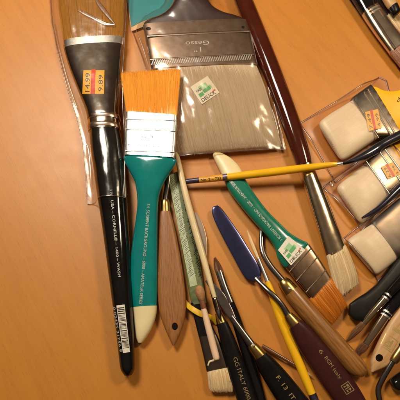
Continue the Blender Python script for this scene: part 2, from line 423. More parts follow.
part('crimp_ring', [(88, 127, 120.5, 126, 1.06, 1.9), (88.3, 129, 121, 128, 1.07, 2.0), (88.6, 131.5, 121, 130.5, 1.07, 1.9)], GREYF, f, sub=2)
part('ferrule_neck', [(88, 121, 119.6, 120, 1.06, 1.84), (88.6, 132.5, 120.5, 131.5, 1.06, 1.84)], NICKEL, f, sub=1)
h = part('handle', [(89.5, 132, 120, 131, 1.06, 1.8), (91, 150, 123, 148, 1.06, 1.9), (96.5, 190, 126.5, 187, 1.02, 1.85), (102, 225, 128.5, 222, .98, 1.75), (107, 262, 130.5, 260, .95, 1.65), (112, 300, 132, 298, .9, 1.5), (116.5, 335, 134, 333.5, .85, 1.4), (119.5, 362, 135, 361, .8, 1.25), (121, 370, 134.5, 369.5, .78, 1.1), (124.5, 375.5, 131.5, 375.2, .76, .6)], BLACK, t, ex=2.1)
text('1½   USA – CORNELL® – 1400 – WASH', (109.8, 190), (118.2, 277), 2.6, [h], SILVERINK, h, bold=.006)
price_sticker([(83.5, 70.5), (104.5, 70.5), (104, 94), (82.5, 94)], [f], t)
bc = [(116.5, 305.5), (124.5, 304.5), (130, 352), (123, 353)]
rr = []; v = .05; rnd = random.Random(5)
while v < .92:
    w = rnd.choice((.008, .012, .022)); rr.append((.08, v, .92, v+w)); v += w+rnd.choice((.009, .014, .022))
bm = patch(bc, [(0, 0, 1, 1)], [h], .012, nu=6, nv=20); patch(bc, rr, [h], .02, nu=4, nv=1, bm=bm, mi=1); obj('barcode_label', bm, [WHITE, INK], h, smooth=False)
text('0 82435 31756 9', (113.2, 307), (119.9, 352), 2.2, [h], SILVERINK, h)
wash = [o for o in t.children]
s = thing('plastic_sleeve', 'clear plastic sleeve around the head of the black-handled wash brush', 'plastic sleeve', 70, 120)
sleeve([(49, -12), (51, 20), (57, 50), (66, 85), (76, 115), (82, 140), (85, 170), (87, 203)], [(130, -12), (128, 20), (126, 50), (124, 85), (124, 115), (125.5, 140), (127, 170), (128, 203)], wash, FILM, SEAM, s, seams='LRB', sw=.05)

CREASE = film('creased_film', (.95, .91, .85), .16, .22, .45)
def crease_glint(pts, parent, z, w=1.8, th=.05): part('crease_glint', P([(x, y, w*(.4 if i in (0, len(pts)-1) else 1), z, th) for i, (x, y) in enumerate(pts)]), CREASE, parent, ex=2, seg=12, sub=4)
crease_glint([(94, -4), (99, 4), (106, 13), (114.5, 24)], s, 1.64, 4.6, .10); crease_glint([(114.5, 24.6), (105, 23.5), (93, 17.5), (84, 13), (78, 10.5)], s, 1.64, 4.0, .10)  # V of glossy ridges added to imitate a glint on the film
crease_glint([(53, 20), (59, 48), (68, 82), (77, 108)], s, .35, 1.4); crease_glint([(84, 140), (88, 148), (90, 165), (91, 185)], s, .3, 1.2)
# ------------------------------------------------------------------ 2 wide gesso brush in its sleeve, teal card beneath
t = thing('varnish_brush', 'widest brush, dark red-brown handle and grey hair, inside a clear sleeve at the top', 'paintbrush', 210, 90)
bristles([(151, 71, 257, 66, .8, 1.1), (156, 95, 266, 89, .85, 1.3), (164, 125, 274, 118, .8, 1.1), (170, 150, 281, 143, .6, .7), (172.5, 156, 282, 147, .5, .3)], GREYHAIR, t, n=3800, r=.02, ex=3, end=.014, inner=.8, spread=.02)
f = part('ferrule', [(143, 27.5, 248, 22.5, .85, 1.15), (147, 48, 252.5, 43, .85, 1.2), (151.5, 72, 257.5, 66.5, .85, 1.2)], GREYF, t, ex=5, sub=3)
hn = part('handle', [(144.5, 31, 246.5, 25.5, .85, 1.0), (143, 27, 245.5, 22, .85, 1.05), (146, 22, 240, 18, .87, 1.15), (160, 17, 224, 14, .9, 1.3), (171, 8, 212, 7, .95, 1.5), (176, -6, 206, -7, 1.0, 1.6), (176, -30, 206, -31, 1.0, 1.6)], solid('dark_red_brown_paint', (.040, .016, .014), .4, coat=.15, var=.2), t, ex=2.7, sub=6)
rc = [(143, 27.5), (248, 22.5), (257.5, 66.5), (151.5, 72)]
part('rib', P([(147.3, 36, 2.4, 1.44, .08), (200, 33.2, 2.4, 1.44, .08), (249.5, 31, 2.4, 1.44, .08)]), GREYF, f, sub=1, seg=12)
part('rib', P([(150, 59.5, 1.6, 1.45, .07), (202, 56.7, 1.6, 1.45, .07), (255, 54, 1.6, 1.45, .07)]), GREYF, f, sub=1, seg=12)
bmk = bmesh.new()
for k in range(44):
    u = .02+k*.0218
    a = (150.4+u*104.5, 62-u*5.4)
    loft(P([(a[0]+1.1, a[1]-1.9, 1.1, 1.455, .07), (a[0]-.9, a[1]+3.0, 1.1, 1.455, .07)]), 2.2, 8, 1, bm=bmk)
obj('serrated_band', bmk, BRIGHT, f)
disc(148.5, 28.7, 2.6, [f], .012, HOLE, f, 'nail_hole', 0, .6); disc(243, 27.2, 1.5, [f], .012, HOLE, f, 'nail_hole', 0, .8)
text('Gesso', (209, 40.6), (185.5, 41.8), 4.4, [f], SILVERINK, f)
text('1"', (201, 47.2), (194, 47.6), 4.6, [f], SILVERINK, f)
br = t.children[0]
green_sticker([(190.3, 87), (207.5, 75.8), (219.5, 92.5), (202, 104.3)], [], t, off=.0, z=1.52)
wide = [o for o in t.children]
c = thing('teal_card', 'plain teal card with a tan border lying under the wide brush at the top edge', 'card', 150, 5)
part('card', [(127, -10, 185, -30, .25, .04), (128, 0, 180, -1, .25, .04), (129, 10, 170, 9.5, .25, .04), (130, 17, 158, 15.5, .25, .04), (131, 24, 142, 21.5, .25, .04), (131.5, 26.5, 133.5, 26, .25, .03)], solid('teal_print', (.02, .20, .21), .45, var=.06), c, ex=5, sub=4)
part('border', [(127, -10, 192, -30, .22, .03), (128, 0, 187, -1, .22, .03), (129, 12, 177, 11, .22, .03), (130, 22, 163, 18.5, .22, .03), (131, 29, 146, 25.5, .22, .03), (131.5, 31, 134, 30.5, .22, .03)], solid('tan_print', (.62, .38, .18), .5, var=.06), c, ex=5, sub=4)
s = thing('plastic_sleeve', 'clear crinkled plastic sleeve holding the widest brush', 'plastic sleeve', 215, 110)
sleeve([(128, -12), (130, 12), (133, 32), (143, 60), (152, 90), (162, 125), (171.5, 159)], [(247, -12), (253, 20), (259, 45), (265, 70), (272, 100), (279, 130), (285, 151)], wide, FILM, SEAM, s, nu=60, wr=.07, seams='LRB', sw=.055)
for pts, z in (([(257, 38), (262, 48), (264, 60)], .9), ([(262, 70), (268, 84), (270, 98)], .8), ([(270, 104), (275, 118), (279, 134)], .7), ([(247, 8), (252, 14), (255, 24)], .8), ([(136, 30), (143, 48), (149, 68)], .8), ([(176, 154.5), (205, 153), (240, 151), (272, 149.5)], .45)): crease_glint(pts, s, z, 1.5)

# ------------------------------------------------------------------ 3 teal brush, bristles up, lying over the sleeves
t = thing('flat_brush', 'teal-handled flat brush with bright white ferrule and orange hair pointing up', 'paintbrush', 147, 210)
bristles([(127, 118, 177, 120, 1.9, .55, .42), (124.5, 100, 178.5, 101, 1.92, .75, .42), (122.5, 85, 180, 83, 1.95, .62, .4), (121.5, 73.5, 180.5, 69.5, 1.92, .18, .38)], ORANGEHAIR, t, n=2200, r=.015, ex=3, inner=.75)
FS = [(126, 113.5, 177, 117, 1.88, .72, .43), (125.3, 135, 176, 139, 1.83, .74, .43), (125, 156, 174.5, 159, 1.78, .74, .43)]
f = part('ferrule', FS, BRIGHT, t, ex=7, sub=3)
for (ly, ry) in ((119, 120.2), (129, 131), (150.5, 152)):
    tt = (ly-113.5)/42.5; z = 1.88-.1*tt+.372
    part('crimp', P([(126.4-tt, ly, 1.5, z-.2, .05), (151, (ly+ry)/2, 1.5, z, .05), (176-tt*2, ry, 1.5, z+.2, .05)]), GREYF, f, sub=1, seg=12)
GREYP = solid('grey_print', (.13, .115, .11), .6, spec=.2)
text('1½"', (141.5, 140.5), (152.5, 141.2), 5.0, [f], GREYP, f, off=.04)
text('ZAG 7 mm', (137, 146.2), (159, 147.3), 2.6, [f], GREYP, f, off=.04)
text('IT', (128, 145.5), (131, 145.7), 2.0, [f], GREYP, f, off=.04)
h = part('handle', [(125.5, 155.5, 174.5, 158.5, 1.78, .62, .43), (123.8, 158, 176.5, 161, 1.77, .74, .43), (125.5, 164, 174.5, 166, 1.72, .8, .4), (130, 172, 170, 173, 1.64, .86, .3), (134.8, 182, 163.8, 183, 1.53, .92, .2), (137, 195, 159.5, 195, 1.4, .95, .14), (137.3, 207, 158, 207, 1.28, .95, .1), (135, 225, 157.6, 226, 1.12, .95, .06), (131.5, 250, 157.5, 251, .94, .92, 0), (130, 275, 157.6, 275, .76, .9, 0), (130.8, 295, 157.3, 294, .62, .88, 0), (132.6, 308.5, 156.8, 306.8, .55, .84, 0)], TEAL, t, ex=2.35, sub=6)
part('handle_tip', [(132.4, 307.5, 157.0, 305.8, .55, .88), (133.6, 318, 156, 316, .5, .84), (135, 330, 151.5, 329, .46, .76), (136.2, 338, 146.5, 337.5, .43, .6), (138.2, 342.8, 142.5, 342.6, .42, .34)], CREAM, t, ex=2.3)
text('1½ SCREENT BACKGROUND – 6000 – AMATEUR SERIES', (147.2, 204), (139.2, 304), 3.0, [h], SILVERINK, h)

# ------------------------------------------------------------------ 4 green-teal brush, diagonal
t = thing('flat_brush', 'green-handled flat brush lying diagonally with cream tip, white store sticker and rust hair', 'paintbrush', 262, 215)
bristles([(309, 299.5, 330, 276.5, .6, .55), (316, 309, 337, 285, .6, .65), (325, 318, 343, 296, .55, .55), (332, 324.5, 347, 305, .5, .2)], RUSTHAIR, t, n=600, r=.02, ex=3)
f = part('ferrule', [(286, 268, 308.5, 244.5, .65, .68), (299, 284, 319.5, 260.5, .65, .7), (311.5, 298.5, 330, 277.5, .63, .66)], solid('smoky_ferrule', (.27, .18, .12), .24, metal=1, var=.12, scale=.9), t, ex=6, sub=3)
for a, b in (((289.5, 272), (311.5, 248)), ((296.5, 281), (318, 256.5)), ((306, 292.5), (326, 270))):
    part('crimp', P([(a[0], a[1], 1.4, 1.0, .05), (b[0], b[1], 1.4, 1.0, .05)]), NICKEL, f, sub=1, seg=12)
h = part('handle', [(285.5, 268, 308.5, 245, .66, .6), (282.5, 265.5, 307, 242.5, .66, .72), (277.5, 258, 300.5, 239.5, .66, .8), (274.5, 247.5, 290.5, 233.5, .66, .84), (267.5, 237, 280.5, 224, .66, .86), (254, 222, 267.5, 211, .64, .86), (240, 205.5, 256, 196, .62, .84), (228.5, 190, 247.5, 183, .58, .8), (223.5, 179, 242.5, 173, .54, .78)], GREEN, t, ex=2.35, sub=6)
part('handle_tip', [(224, 180, 243, 174, .54, .80), (219.5, 170, 239, 166.5, .5, .76), (215, 161, 231, 158.5, .47, .66), (212.8, 155.5, 221.5, 153.3, .45, .5), (214, 152.8, 217.5, 152.2, .44, .3)], CREAM, t, ex=2.3)
text('1 SCREENT BACKGROUND – 6000 – AMATEUR SERIES', (282.5, 239.2), (230, 178), 3.0, [h], SILVERINK, h)
green_sticker([(278, 250), (288.5, 236), (305.5, 250), (291, 265.5)], [], t, off=0, seed=7, z=1.13)

# ------------------------------------------------------------------ 5 long maroon brush, cream bristles
t = thing('bristle_brush', 'long dark maroon brush with shiny ferrule and cream bristles, running from the top edge', 'paintbrush', 288, 110)
bristles([(326, 256, 345.5, 245, .7, .75), (330, 270, 351, 258, .7, .85), (334, 285, 356, 272, .65, .75), (338, 298, 358.5, 284, .55, .3)], CREAMHAIR, t, n=500, r=.022, ex=2.6)
f = part('ferrule', [(298, 168.5, 312, 163.5, .75, 1.15), (303.5, 185, 318.5, 179.5, .75, 1.05), (312, 212, 329, 204, .74, .95), (321, 240, 339, 231, .72, .85), (327, 258.5, 346, 247.5, .7, .78)], NICKEL, t, ex=2.4)
for k in (0, 1): part('crimp_ring', [(299.7+k*1.5, 173+k*4.6, 314.0+k*1.5, 168.2+k*4.6, .75, 1.2), (300.3+k*1.5, 175+k*4.6, 314.7+k*1.5, 170.2+k*4.6, .75, 1.2)], BRASS, f, sub=1)
part('handle', [(224, -30, 238, -33, .8, 1.0), (234.5, 0, 251, -4, .85, 1.15), (248, 35, 265, 30, .88, 1.25), (262, 70, 279, 65, .88, 1.3), (275, 105, 292, 99.5, .86, 1.3), (286, 136, 303, 130.5, .82, 1.3), (294, 158, 309.5, 152.5, .78, 1.2), (297.5, 168, 311.5, 163, .75, 1.1)], MAROON, t, ex=2.1)

# ------------------------------------------------------------------ 6 yellow brush across the middle
t = thing('detail_brush', 'thin yellow-handled brush lying level across the green brush and the maroon handle', 'paintbrush', 260, 175)
part('handle', P([(226, 177.2, 6.5, 1.0, .5), (260, 173.5, 7.6, 1.22, .58), (300, 168.7, 7.4, 1.48, .58), (328, 165.2, 5.4, 1.66, .44), (337.5, 164, 3.8, 1.72, .3)]), YELLOW, t, ex=2.05)
g = part('printed_grip', P([(199, 180.2, 5.4, .82, .42), (212, 178.8, 6, .9, .46), (224, 177.4, 6.2, .98, .48)]), solid('amber_lacquer', (.74, .36, .03), .3, coat=.3, var=.2), t, ex=2.05)
text('No. 2 – 733', (201, 181.3), (221, 179.2), 2.6, [g], INK, g, off=.03)
part('end_cap', P([(184.6, 181.8, 2.6, .73, .2), (186, 181.6, 4.6, .74, .36), (193, 180.8, 5, .78, .4), (199.6, 180.1, 5.4, .82, .42)]), solid('dark_purple_dip', (.045, .032, .055), .3, var=.6, scale=5), t, ex=2.05)
part('end_band', P([(222.5, 177.6, 6.6, .98, .52), (227, 177.1, 6.8, 1.01, .53)]), solid('purple_silver_band', (.28, .22, .27), .3, metal=.8, var=.4, scale=6), t, ex=2.05, sub=1)
part('ferrule', P([(336.5, 164.1, 3.9, 1.72, .32), (342.5, 163.3, 2.8, 1.76, .22)]), BRIGHT, t, ex=2.05, sub=1)
bristles(P([(342, 163.3, 2.6, 1.76, .2), (347, 162.8, 2.6, 1.78, .2), (354, 161.8, .8, 1.8, .06)]), BLACKM, t, n=40, r=.01)

# ------------------------------------------------------------------ 7 three goat-hair hake brushes in sleeves, right side
def hake(label, pad, fer, hd, sleeve_l, sleeve_r, slabel, sticker, fmat, z=.7, hmat=HYELLOW, dark=False):
    t = thing('hake_brush', label, 'paintbrush', *[sum(q[i] for q in pad)/len(pad) for i in (0, 1)])
    (a, b), (c, d) = (pad[0], pad[1]), (pad[2], pad[3])
    def mixp(p, q, k): return (p[0]+(q[0]-p[0])*k, p[1]+(q[1]-p[1])*k)
    def ins(p, q, k): m = ((p[0]+q[0])/2, (p[1]+q[1])/2); return (*mixp(m, p, k), *mixp(m, q, k))
    st = []
    for k, wk, th in ((0, .98, .85), (.25, 1.0, 1.05), (.6, 1.0, 1.05), (.88, .97, .85), (.97, .88, .6), (1.0, .7, .25)):
        p, q = mixp(a, d, k), mixp(b, c, k); st.append((*ins(p, q, wk), z, th))
    br = bristles(st, WHITEHAIR, t, n=1000, ex=2.6, r=.006, end=.02, spread=.012, shrink=.98, inner=.5, t0=.78)
    st = [(*ins(mixp(fer[0], fer[3], k), mixp(fer[1], fer[2], k), 1), z, th) for k, th in ((0, .95), (.5, 1.0), (1, .95))]
    f = part('ferrule', st, fmat, t, ex=5, sub=2)
    for k in (() if dark else (.1, .32, .92)):
        p, q = mixp(fer[0], fer[3], k), mixp(fer[1], fer[2], k)
        p, q = mixp(p, q, .03), mixp(q, p, .03)
        part('rib', P([(*p, 2.0, z+.49, .1), (*q, 2.0, z+.49, .1)]), NICKEL, f, sub=1, seg=12)
    hh = part('handle', hd, hmat, t, ex=2.8)
    if sticker: price_sticker(sticker, [], t, off=0, seed=len(label), z=z+.565)
    if sleeve_l:
        s = thing('plastic_sleeve', slabel, 'plastic sleeve', *sleeve_l[len(sleeve_l)//2])
        sleeve(sleeve_l, sleeve_r, [br, f], FILM2, SEAMD, s, nu=36, nv=40, seams='LRTB', sw=.06, zp=.4, wr=.025, gap=.12, it=30)
    return t, hh
# corners: ferrule-side left, ferrule-side right, tip right, tip left (looking from handle to tip: left = lower)
t1, h1 = hake('white goat-hair brush with yellow handle, topmost of the three sleeved ones at right', [(379, 138), (352, 100), (316.5, 122), (342, 163)], [(402, 141), (369, 86), (351, 99), (377.5, 139)],
     [(399.5, 139, 370, 87, .7, .85), (402, 128, 375, 87.5, .72, .8), (408, 118, 382, 91, .74, .8), (415, 110, 393, 92, .76, .8), (425, 104, 405, 88, .78, .8), (450, 92, 428, 72, .78, .8)],
     [(388, 78), (381, 75), (350, 93), (320, 110), (301, 121)], [(404, 141), (399, 143), (380, 153), (358, 165), (337, 181)],
     'clear plastic sleeve over the topmost white goat-hair brush', [(365, 112), (378, 109), (382, 128), (369, 131)], DARKF)
text('p', (399.5, 98), (396.5, 101), 3.5, [h1], MAROONM, h1)
t2, h2 = hake('white goat-hair brush, middle of the three sleeved ones at right', [(390, 196), (365, 163), (334.5, 187), (362, 226)], [(411, 181), (384, 143), (364, 162), (389, 197)],
     [(409, 181, 384.5, 143, .55, .75), (413, 168, 389, 143, .56, .75), (420, 160, 398, 144, .57, .7), (440, 146, 420, 130, .57, .7)],
     [(386, 140), (380, 146), (355, 164), (337, 176), (324.5, 186)], [(414, 184), (405, 190), (388, 204), (374, 217), (362, 231)],
     'clear plastic sleeve with bright folded corners over the middle goat-hair brush', [(381, 167), (393, 162), (401, 174), (388, 179)], DARKF, z=.55)
t3, h3 = hake('white goat-hair brush with broad dark ferrule, lowest of the three sleeved ones at right', [(398, 259), (371, 224), (345, 240), (376.5, 277)], [(425, 236), (398, 199), (370, 223), (397, 260)],
     [(424, 235, 398.5, 200, .5, .7), (430, 225, 405, 198, .5, .7), (450, 205, 430, 185, .5, .7)],
     [(400, 195), (390, 203), (368, 220), (354, 230), (343, 239)], [(428, 237), (415, 247), (402, 259), (392, 270), (378, 281)],
     'clear plastic sleeve over the lowest goat-hair brush', None, solid('smooth_dark_ferrule', (.10, .08, .066), .3, metal=.9, var=.15), z=.5, hmat=BLACKM, dark=True)
# bright puckered folds on the middle sleeve
for o in [o for o in COL.objects if o.type == 'EMPTY' and 'bright folded corners' in o['label']]:
    part('fold', [(328.5, 183, 331, 187.5, .5, .06), (331, 182.3, 332.5, 187, .62, .05), (334.5, 184.8, 335, 186.5, .55, .04)], CREASE, o, sub=3)
    part('fold', [(357, 217, 362, 216, .55, .06), (358.5, 221, 363, 220, .62, .06), (361, 225, 363.5, 224.5, .5, .04)], CREASE, o, sub=3)
# two thin blue-black rods modelled for the dark bands between the sleeves
PURP = solid('blue_black_gloss', (.020, .018, .030), .16, coat=.7, var=.4)
t = thing('dark_rod', 'glossy blue-black tapering rod lying across the topmost sleeved goat-hair brush', 'paintbrush', 372, 150)
part('handle', P([(343, 163.8, 2.5, 1.45, .2), (353, 160.5, 5, 1.45, .36), (365, 155.3, 8, 1.48, .5), (376, 149, 9.5, 1.5, .55), (384, 143.5, 8, 1.5, .5), (400, 135, 9, 1.5, .5), (425, 122, 9, 1.5, .5)]), PURP, t, ex=2.1)
t = thing('dark_rod', 'blue-black tapering rod lying beside the middle sleeved goat-hair brush', 'paintbrush', 388, 200)
part('handle', P([(362, 218, 2.0, 1.2, .15), (370, 213.5, 4, 1.2, .3), (381, 206, 5.5, 1.25, .4), (400, 187.5, 7.5, 1.3, .5), (425, 165, 9, 1.3, .55)]), PURP, t, ex=2.1)

# ------------------------------------------------------------------ 8 top right corner
t = thing('mop_brush', 'black-handled brush with tapering mirror-bright ferrule at the top right corner', 'paintbrush', 380, 30)
bristles([(389, 53, 405, 41.5, .7, .9), (396, 62, 413, 51, .7, 1.0), (404, 74, 420, 62, .6, .5)], solid('pinkish_hair', (.40, .20, .12), .5, var=.3, scale=6), t, n=200, r=.02)
f = part('ferrule', [(362, 14, 377.5, 6, .75, 1.2), (367, 22, 383.5, 13.5, .75, 1.15), (377, 36.5, 393.5, 26.5, .74, 1.05), (390, 54, 406.5, 42.5, .72, .95)], NICKEL, t, ex=2.2)
for k in (0, 1): part('crimp_ring', [(364+k*1.7, 15.5+k*2.6, 379+k*1.7, 8+k*2.6, .75, 1.3), (364.8+k*1.7, 16.8+k*2.6, 379.8+k*1.7, 9.3+k*2.6, .75, 1.3)], BRIGHT, f, sub=1)
part('handle', [(330, -35, 348, -45, .8, 1.2), (351.5, -2, 371, -10, .78, 1.3), (357.5, 7.5, 375, -1, .76, 1.25), (362, 14.5, 377, 6.5, .75, 1.1)], BLACK, t, ex=2.1)
t = thing('sleeve_edge', 'dark folded sleeve edge beside the bright-ferruled brush at the top right', 'plastic sleeve', 370, 30)
sleeve([(350, -4), (358, 8), (368, 23), (380, 40), (392, 57), (404, 72)], [(384, -8), (390, 4), (399, 17), (408, 30), (416, 42), (424, 52)], [f], FILM2, SEAMD, t, nu=24, nv=30, seams='L', sw=.10, it=10)
t = thing('short_brush', 'stubby tan-haired brush with dark ferrule in the top right corner', 'paintbrush', 390, 22)
bristles([(382, 20, 394, 10.5, .6, .7), (390, 30, 402, 19, .6, .8), (397, 38, 408, 28, .5, .4)], CREAMHAIR, t, n=300, r=.02)
part('ferrule', [(370, 2, 384, -6, .6, .75), (382.5, 20.5, 394.5, 10.8, .6, .72)], solid('umber_ferrule', (.085, .06, .045), .35, metal=.8, var=.2), t, ex=4, sub=2)
t = thing('round_handled_brush', 'rounded tan handle end with its shadow modelled in black in the top right corner', 'paintbrush', 392, 3)
part('handle', P([(380, -18, 10, 1.6, .7), (386, -6, 11, 1.6, .8), (391, 3, 10.5, 1.6, .8), (394, 8, 8, 1.6, .6)]), TANW, t, ex=2.1)
part('band', P([(393, 6.5, 9.5, 1.6, .74), (396.5, 12.5, 8.5, 1.55, .6), (397.5, 14, 5, 1.5, .3)]), BLACKM, t, ex=2.1, sub=3)  # black end piece stands in for the shadow at the handle's tip

# ------------------------------------------------------------------ 9 walnut palette knife beside teal brush
def collar(S, parent, mat=BRASS, **k): return part('collar', S, mat, parent, ex=2.05, sub=3, **k)
t = thing('palette_knife', 'palette knife with flat walnut handle, pierced by a hole, just right of the teal brush', 'palette knife', 170, 270)
h = part('handle', [(160.5, 212, 170.5, 212, .65, .7), (159.3, 216, 171.5, 215, .65, .72), (158.6, 232, 175.5, 231, .62, .74), (158, 255, 180, 254, .58, .75), (157.4, 280, 184, 279, .54, .75), (158, 300, 186, 299, .5, .74), (160.5, 316, 185.6, 315, .48, .72), (165, 329, 182.5, 328, .46, .68), (170, 340, 178, 339, .45, .6), (172.8, 345.5, 174.5, 345.2, .44, .4)], WALNUT, t, ex=2.8)
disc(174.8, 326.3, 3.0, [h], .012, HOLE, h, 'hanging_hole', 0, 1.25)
collar(P([(164.6, 200.5, 8.5, .7, .55), (165, 203, 9.6, .7, .62), (165.3, 211, 10.2, .66, .66), (165.4, 214.5, 10.6, .65, .68)]), t)
part('blade_tang', P([(168.2, 176, 5, .9, .14), (167, 186, 5, .85, .16), (165.5, 195, 5, .76, .22), (164.8, 202, 5, .7, .26)]), STEEL, t, ex=2.5)

# ------------------------------------------------------------------ 10 printed green strip = brush whose bristles show at the bottom
OLIVE = solid('olive_print', (.13, .15, .045), .45, var=.35, scale=3)
PALEG = solid('pale_green_paper', (.44, .49, .27), .5, var=.2, scale=4)
t = thing('sleeved_brush', 'flat cream-bristled brush with its handle in an olive and pale green printed wrapper', 'paintbrush', 190, 270)
st = [(167.5, 176, 181, 171, .45, .3), (172, 200, 187, 197, .45, .32), (178.5, 230, 194, 227, .45, .32), (184, 262, 199.5, 259, .45, .34), (188.5, 290, 204, 287, .45, .34), (191.5, 305, 206.5, 303, .45, .34)]
w = part('wrapper', st, OLIVE, t, ex=2.5)
pl = [(168, 176), (176.5, 173), (200, 288), (190, 290)]
b1 = patch([(167.8, 176), (176, 173), (184.8, 229), (178.5, 230.2)], [(.04, 0, 1, 1)], [w], .02, nu=4, nv=16)
patch([(178.5, 230.2), (184.8, 229), (198, 288), (190.5, 290)], [(.06, 0, 1, .95)], [w], .02, bm=b1, nu=4, nv=16)
rnd = random.Random(9)
def strokes(L0, L1, R0, R1, n, slant, mi, u0, u1, th):
    for k in range(n):
        v = (k+rnd.random()*.4)/n*.93; a, b = rnd.uniform(*u0), rnd.uniform(*u1)
        def q(u, v): x0, y0 = L0[0]+(L1[0]-L0[0])*v, L0[1]+(L1[1]-L0[1])*v; x1, y1 = R0[0]+(R1[0]-R0[0])*v, R0[1]+(R1[1]-R0[1])*v; return (x0+(x1-x0)*u, y0+(y1-y0)*u)
        patch([q(a, v+slant), q(b, v), q(b, v+th), q(a, v+slant+th)], [(0, 0, 1, 1)], [w], .03, nu=2, nv=1, bm=b1, mi=mi)
strokes((169, 178), (189, 284), (176, 175), (197.5, 281), 64, .012, 1, (.1, .4), (.55, .9), .004)
strokes((169, 180), (189, 287), (177, 177), (198.5, 284), 60, .014, 2, (.15, .35), (.6, .95), .005)
strokes((177.5, 174), (200, 286), (181.2, 172), (205, 284), 70, .01, 1, (.0, .5), (.6, 1.0), .006)
obj('printed_panel', b1, [PALEG, INK, SILVERINK], w, smooth=False)
part('handle', [(190.5, 303, 206, 301.5, .45, .3), (195, 322, 210, 320, .45, .34), (199, 338, 217, 335.5, .45, .38)], BLACKM, t, ex=3)
part('ferrule', [(198.8, 337, 217, 334.5, .46, .42), (203, 355, 224, 351, .46, .44), (206.5, 371.5, 228.5, 367, .46, .44)], DARKF, t, ex=3, sub=2)
bristles([(207, 370, 228.3, 366, .46, .4), (208, 380, 231, 376, .46, .55), (209.5, 389, 233, 386, .42, .45), (213, 392, 233, 391.5, .4, .15)], CREAMHAIR, t, n=400, r=.02)
t2 = thing('rubber_band', 'yellow rubber band looped round the lower end of the olive printed wrapper', 'rubber band', 195, 309)
part('band', P([(181.5, 297, 4, .12, .1), (187, 304.5, 5, .3, .1), (193, 309.5, 5.5, .68, .1), (200, 313.5, 6, .74, .1), (207, 316, 5.5, .66, .1), (213.5, 319, 5, .35, .1), (217, 324, 4, .1, .1)]), solid('yellow_rubber', (.80, .48, .015), .5, var=.1), t2, ex=2.6)

# cream-handled thin brush
t = thing('thin_brush', 'slender brush with plain cream handle lying along the olive printed wrapper', 'paintbrush', 195, 220)
part('handle', P([(175.8, 153, 2.6, 1.0, .22), (178, 160, 5, 1.0, .36), (184.5, 190, 6.3, 1.0, .45), (193, 222, 6.8, 1.0, .48), (202.5, 255, 6.5, 1.0, .46), (211, 285, 5, 1.0, .36), (214.8, 298, 4.2, 1.0, .32)]), solid('cream_wood', (.74, .57, .31), .4, coat=.2, var=.08), t, ex=2.05)
part('ferrule', P([(214.6, 297.5, 4.6, 1.0, .36), (216.5, 304, 4.8, 1.0, .36), (218.2, 310.5, 4.6, 1.02, .34)]), DARKF, t, ex=2.05, sub=2)
bead(215, 299, 1.18, .08, BRIGHT, t, 'ring_glint')
bristles(P([(218, 310, 4.4, 1.04, .3), (219.3, 315, 4.2, 1.08, .3), (220.8, 320.5, 1.2, 1.12, .1)]), solid('black_hair', (.02, .012, .008), .5, var=.2), t, n=60, r=.012)
# sponge tip applicator
t = thing('sponge_applicator', 'little applicator with round tan sponge tip and pale pink stick', 'applicator', 209, 330)
part('sponge_tip', P([(198.2, 285.8, 3, 1.05, .3), (199, 288, 7.5, 1.05, .62), (200.2, 293, 9.6, 1.05, .78), (201.5, 298, 7.2, 1.05, .6), (202.2, 300.5, 5, 1.05, .4)]), solid('tan_sponge', (.42, .20, .075), .9, var=.2, scale=7, bump=.6), t, ex=2)
part('neck', P([(201.8, 299.5, 5, 1.05, .36), (203.3, 306, 5.6, 1.02, .38), (204.6, 311, 5.4, 1.0, .36)]), solid('red_brown_neck', (.19, .065, .03), .35, var=.2), t, ex=2)
part('stick', P([(203.8, 309, 5.8, 1.0, .4), (208, 326, 6.6, .98, .44), (213, 345, 7, .95, .46), (216.3, 357.5, 6.6, .92, .44), (216.8, 360, 4.4, .92, .3)]), solid('pale_pink_wood', (.80, .55, .36), .42, var=.08), t, ex=2.1)
t = thing('wood_chip', 'tiny curled cream wood sliver on the dark ferrule beside the pink stick', 'wood sliver', 211, 362)
part('sliver', P([(208, 365.5, 1.4, .74, .06), (209.5, 361.8, 2, .76, .1), (213.5, 360.4, 2.2, .78, .1), (216, 358.8, 1.4, .78, .08)]), CREAM, t, ex=2.2, seg=12)

# ------------------------------------------------------------------ 11 dark tools, bottom middle
t = thing('palette_knife', 'black-handled palette knife with half-hidden greyish blade behind the cream stick', 'palette knife', 235, 360)
part('blade', [(193, 214, 196, 212, .42, .04), (196.5, 224, 202, 222, .43, .05), (200, 240, 206.5, 237, .44, .05), (203, 254, 207, 250, .45, .06), (204.6, 262, 206.2, 259, .45, .08)], solid('grey_blade', (.32, .24, .17), .35, metal=.7, var=.12, scale=.9), t, ex=3)
part('shaft', P([(205, 259, 3, .45, .12), (210, 280, 5, .5, .22), (215, 300, 5.5, .58, .28), (220, 316, 6.5, .65, .36)]), STEEL, t, ex=2.2)
collar(P([(218.5, 313, 7.5, .65, .5), (220.5, 319, 9.6, .68, .62), (222.2, 324, 11, .7, .7)]), t, BRASS)
h = part('handle', P([(222, 323, 11.2, .7, .72), (226, 335, 14, .65, .8), (233, 357, 17.5, .55, .84), (241, 381, 19.5, .47, .84), (248, 402, 20, .44, .84), (258, 432, 17, .42, .8)]), BLACKM, t, ex=2.4)
text('GG ITALY 6000', (233, 358), (247.2, 400), 4.0, [h], DULLGOLD, h)

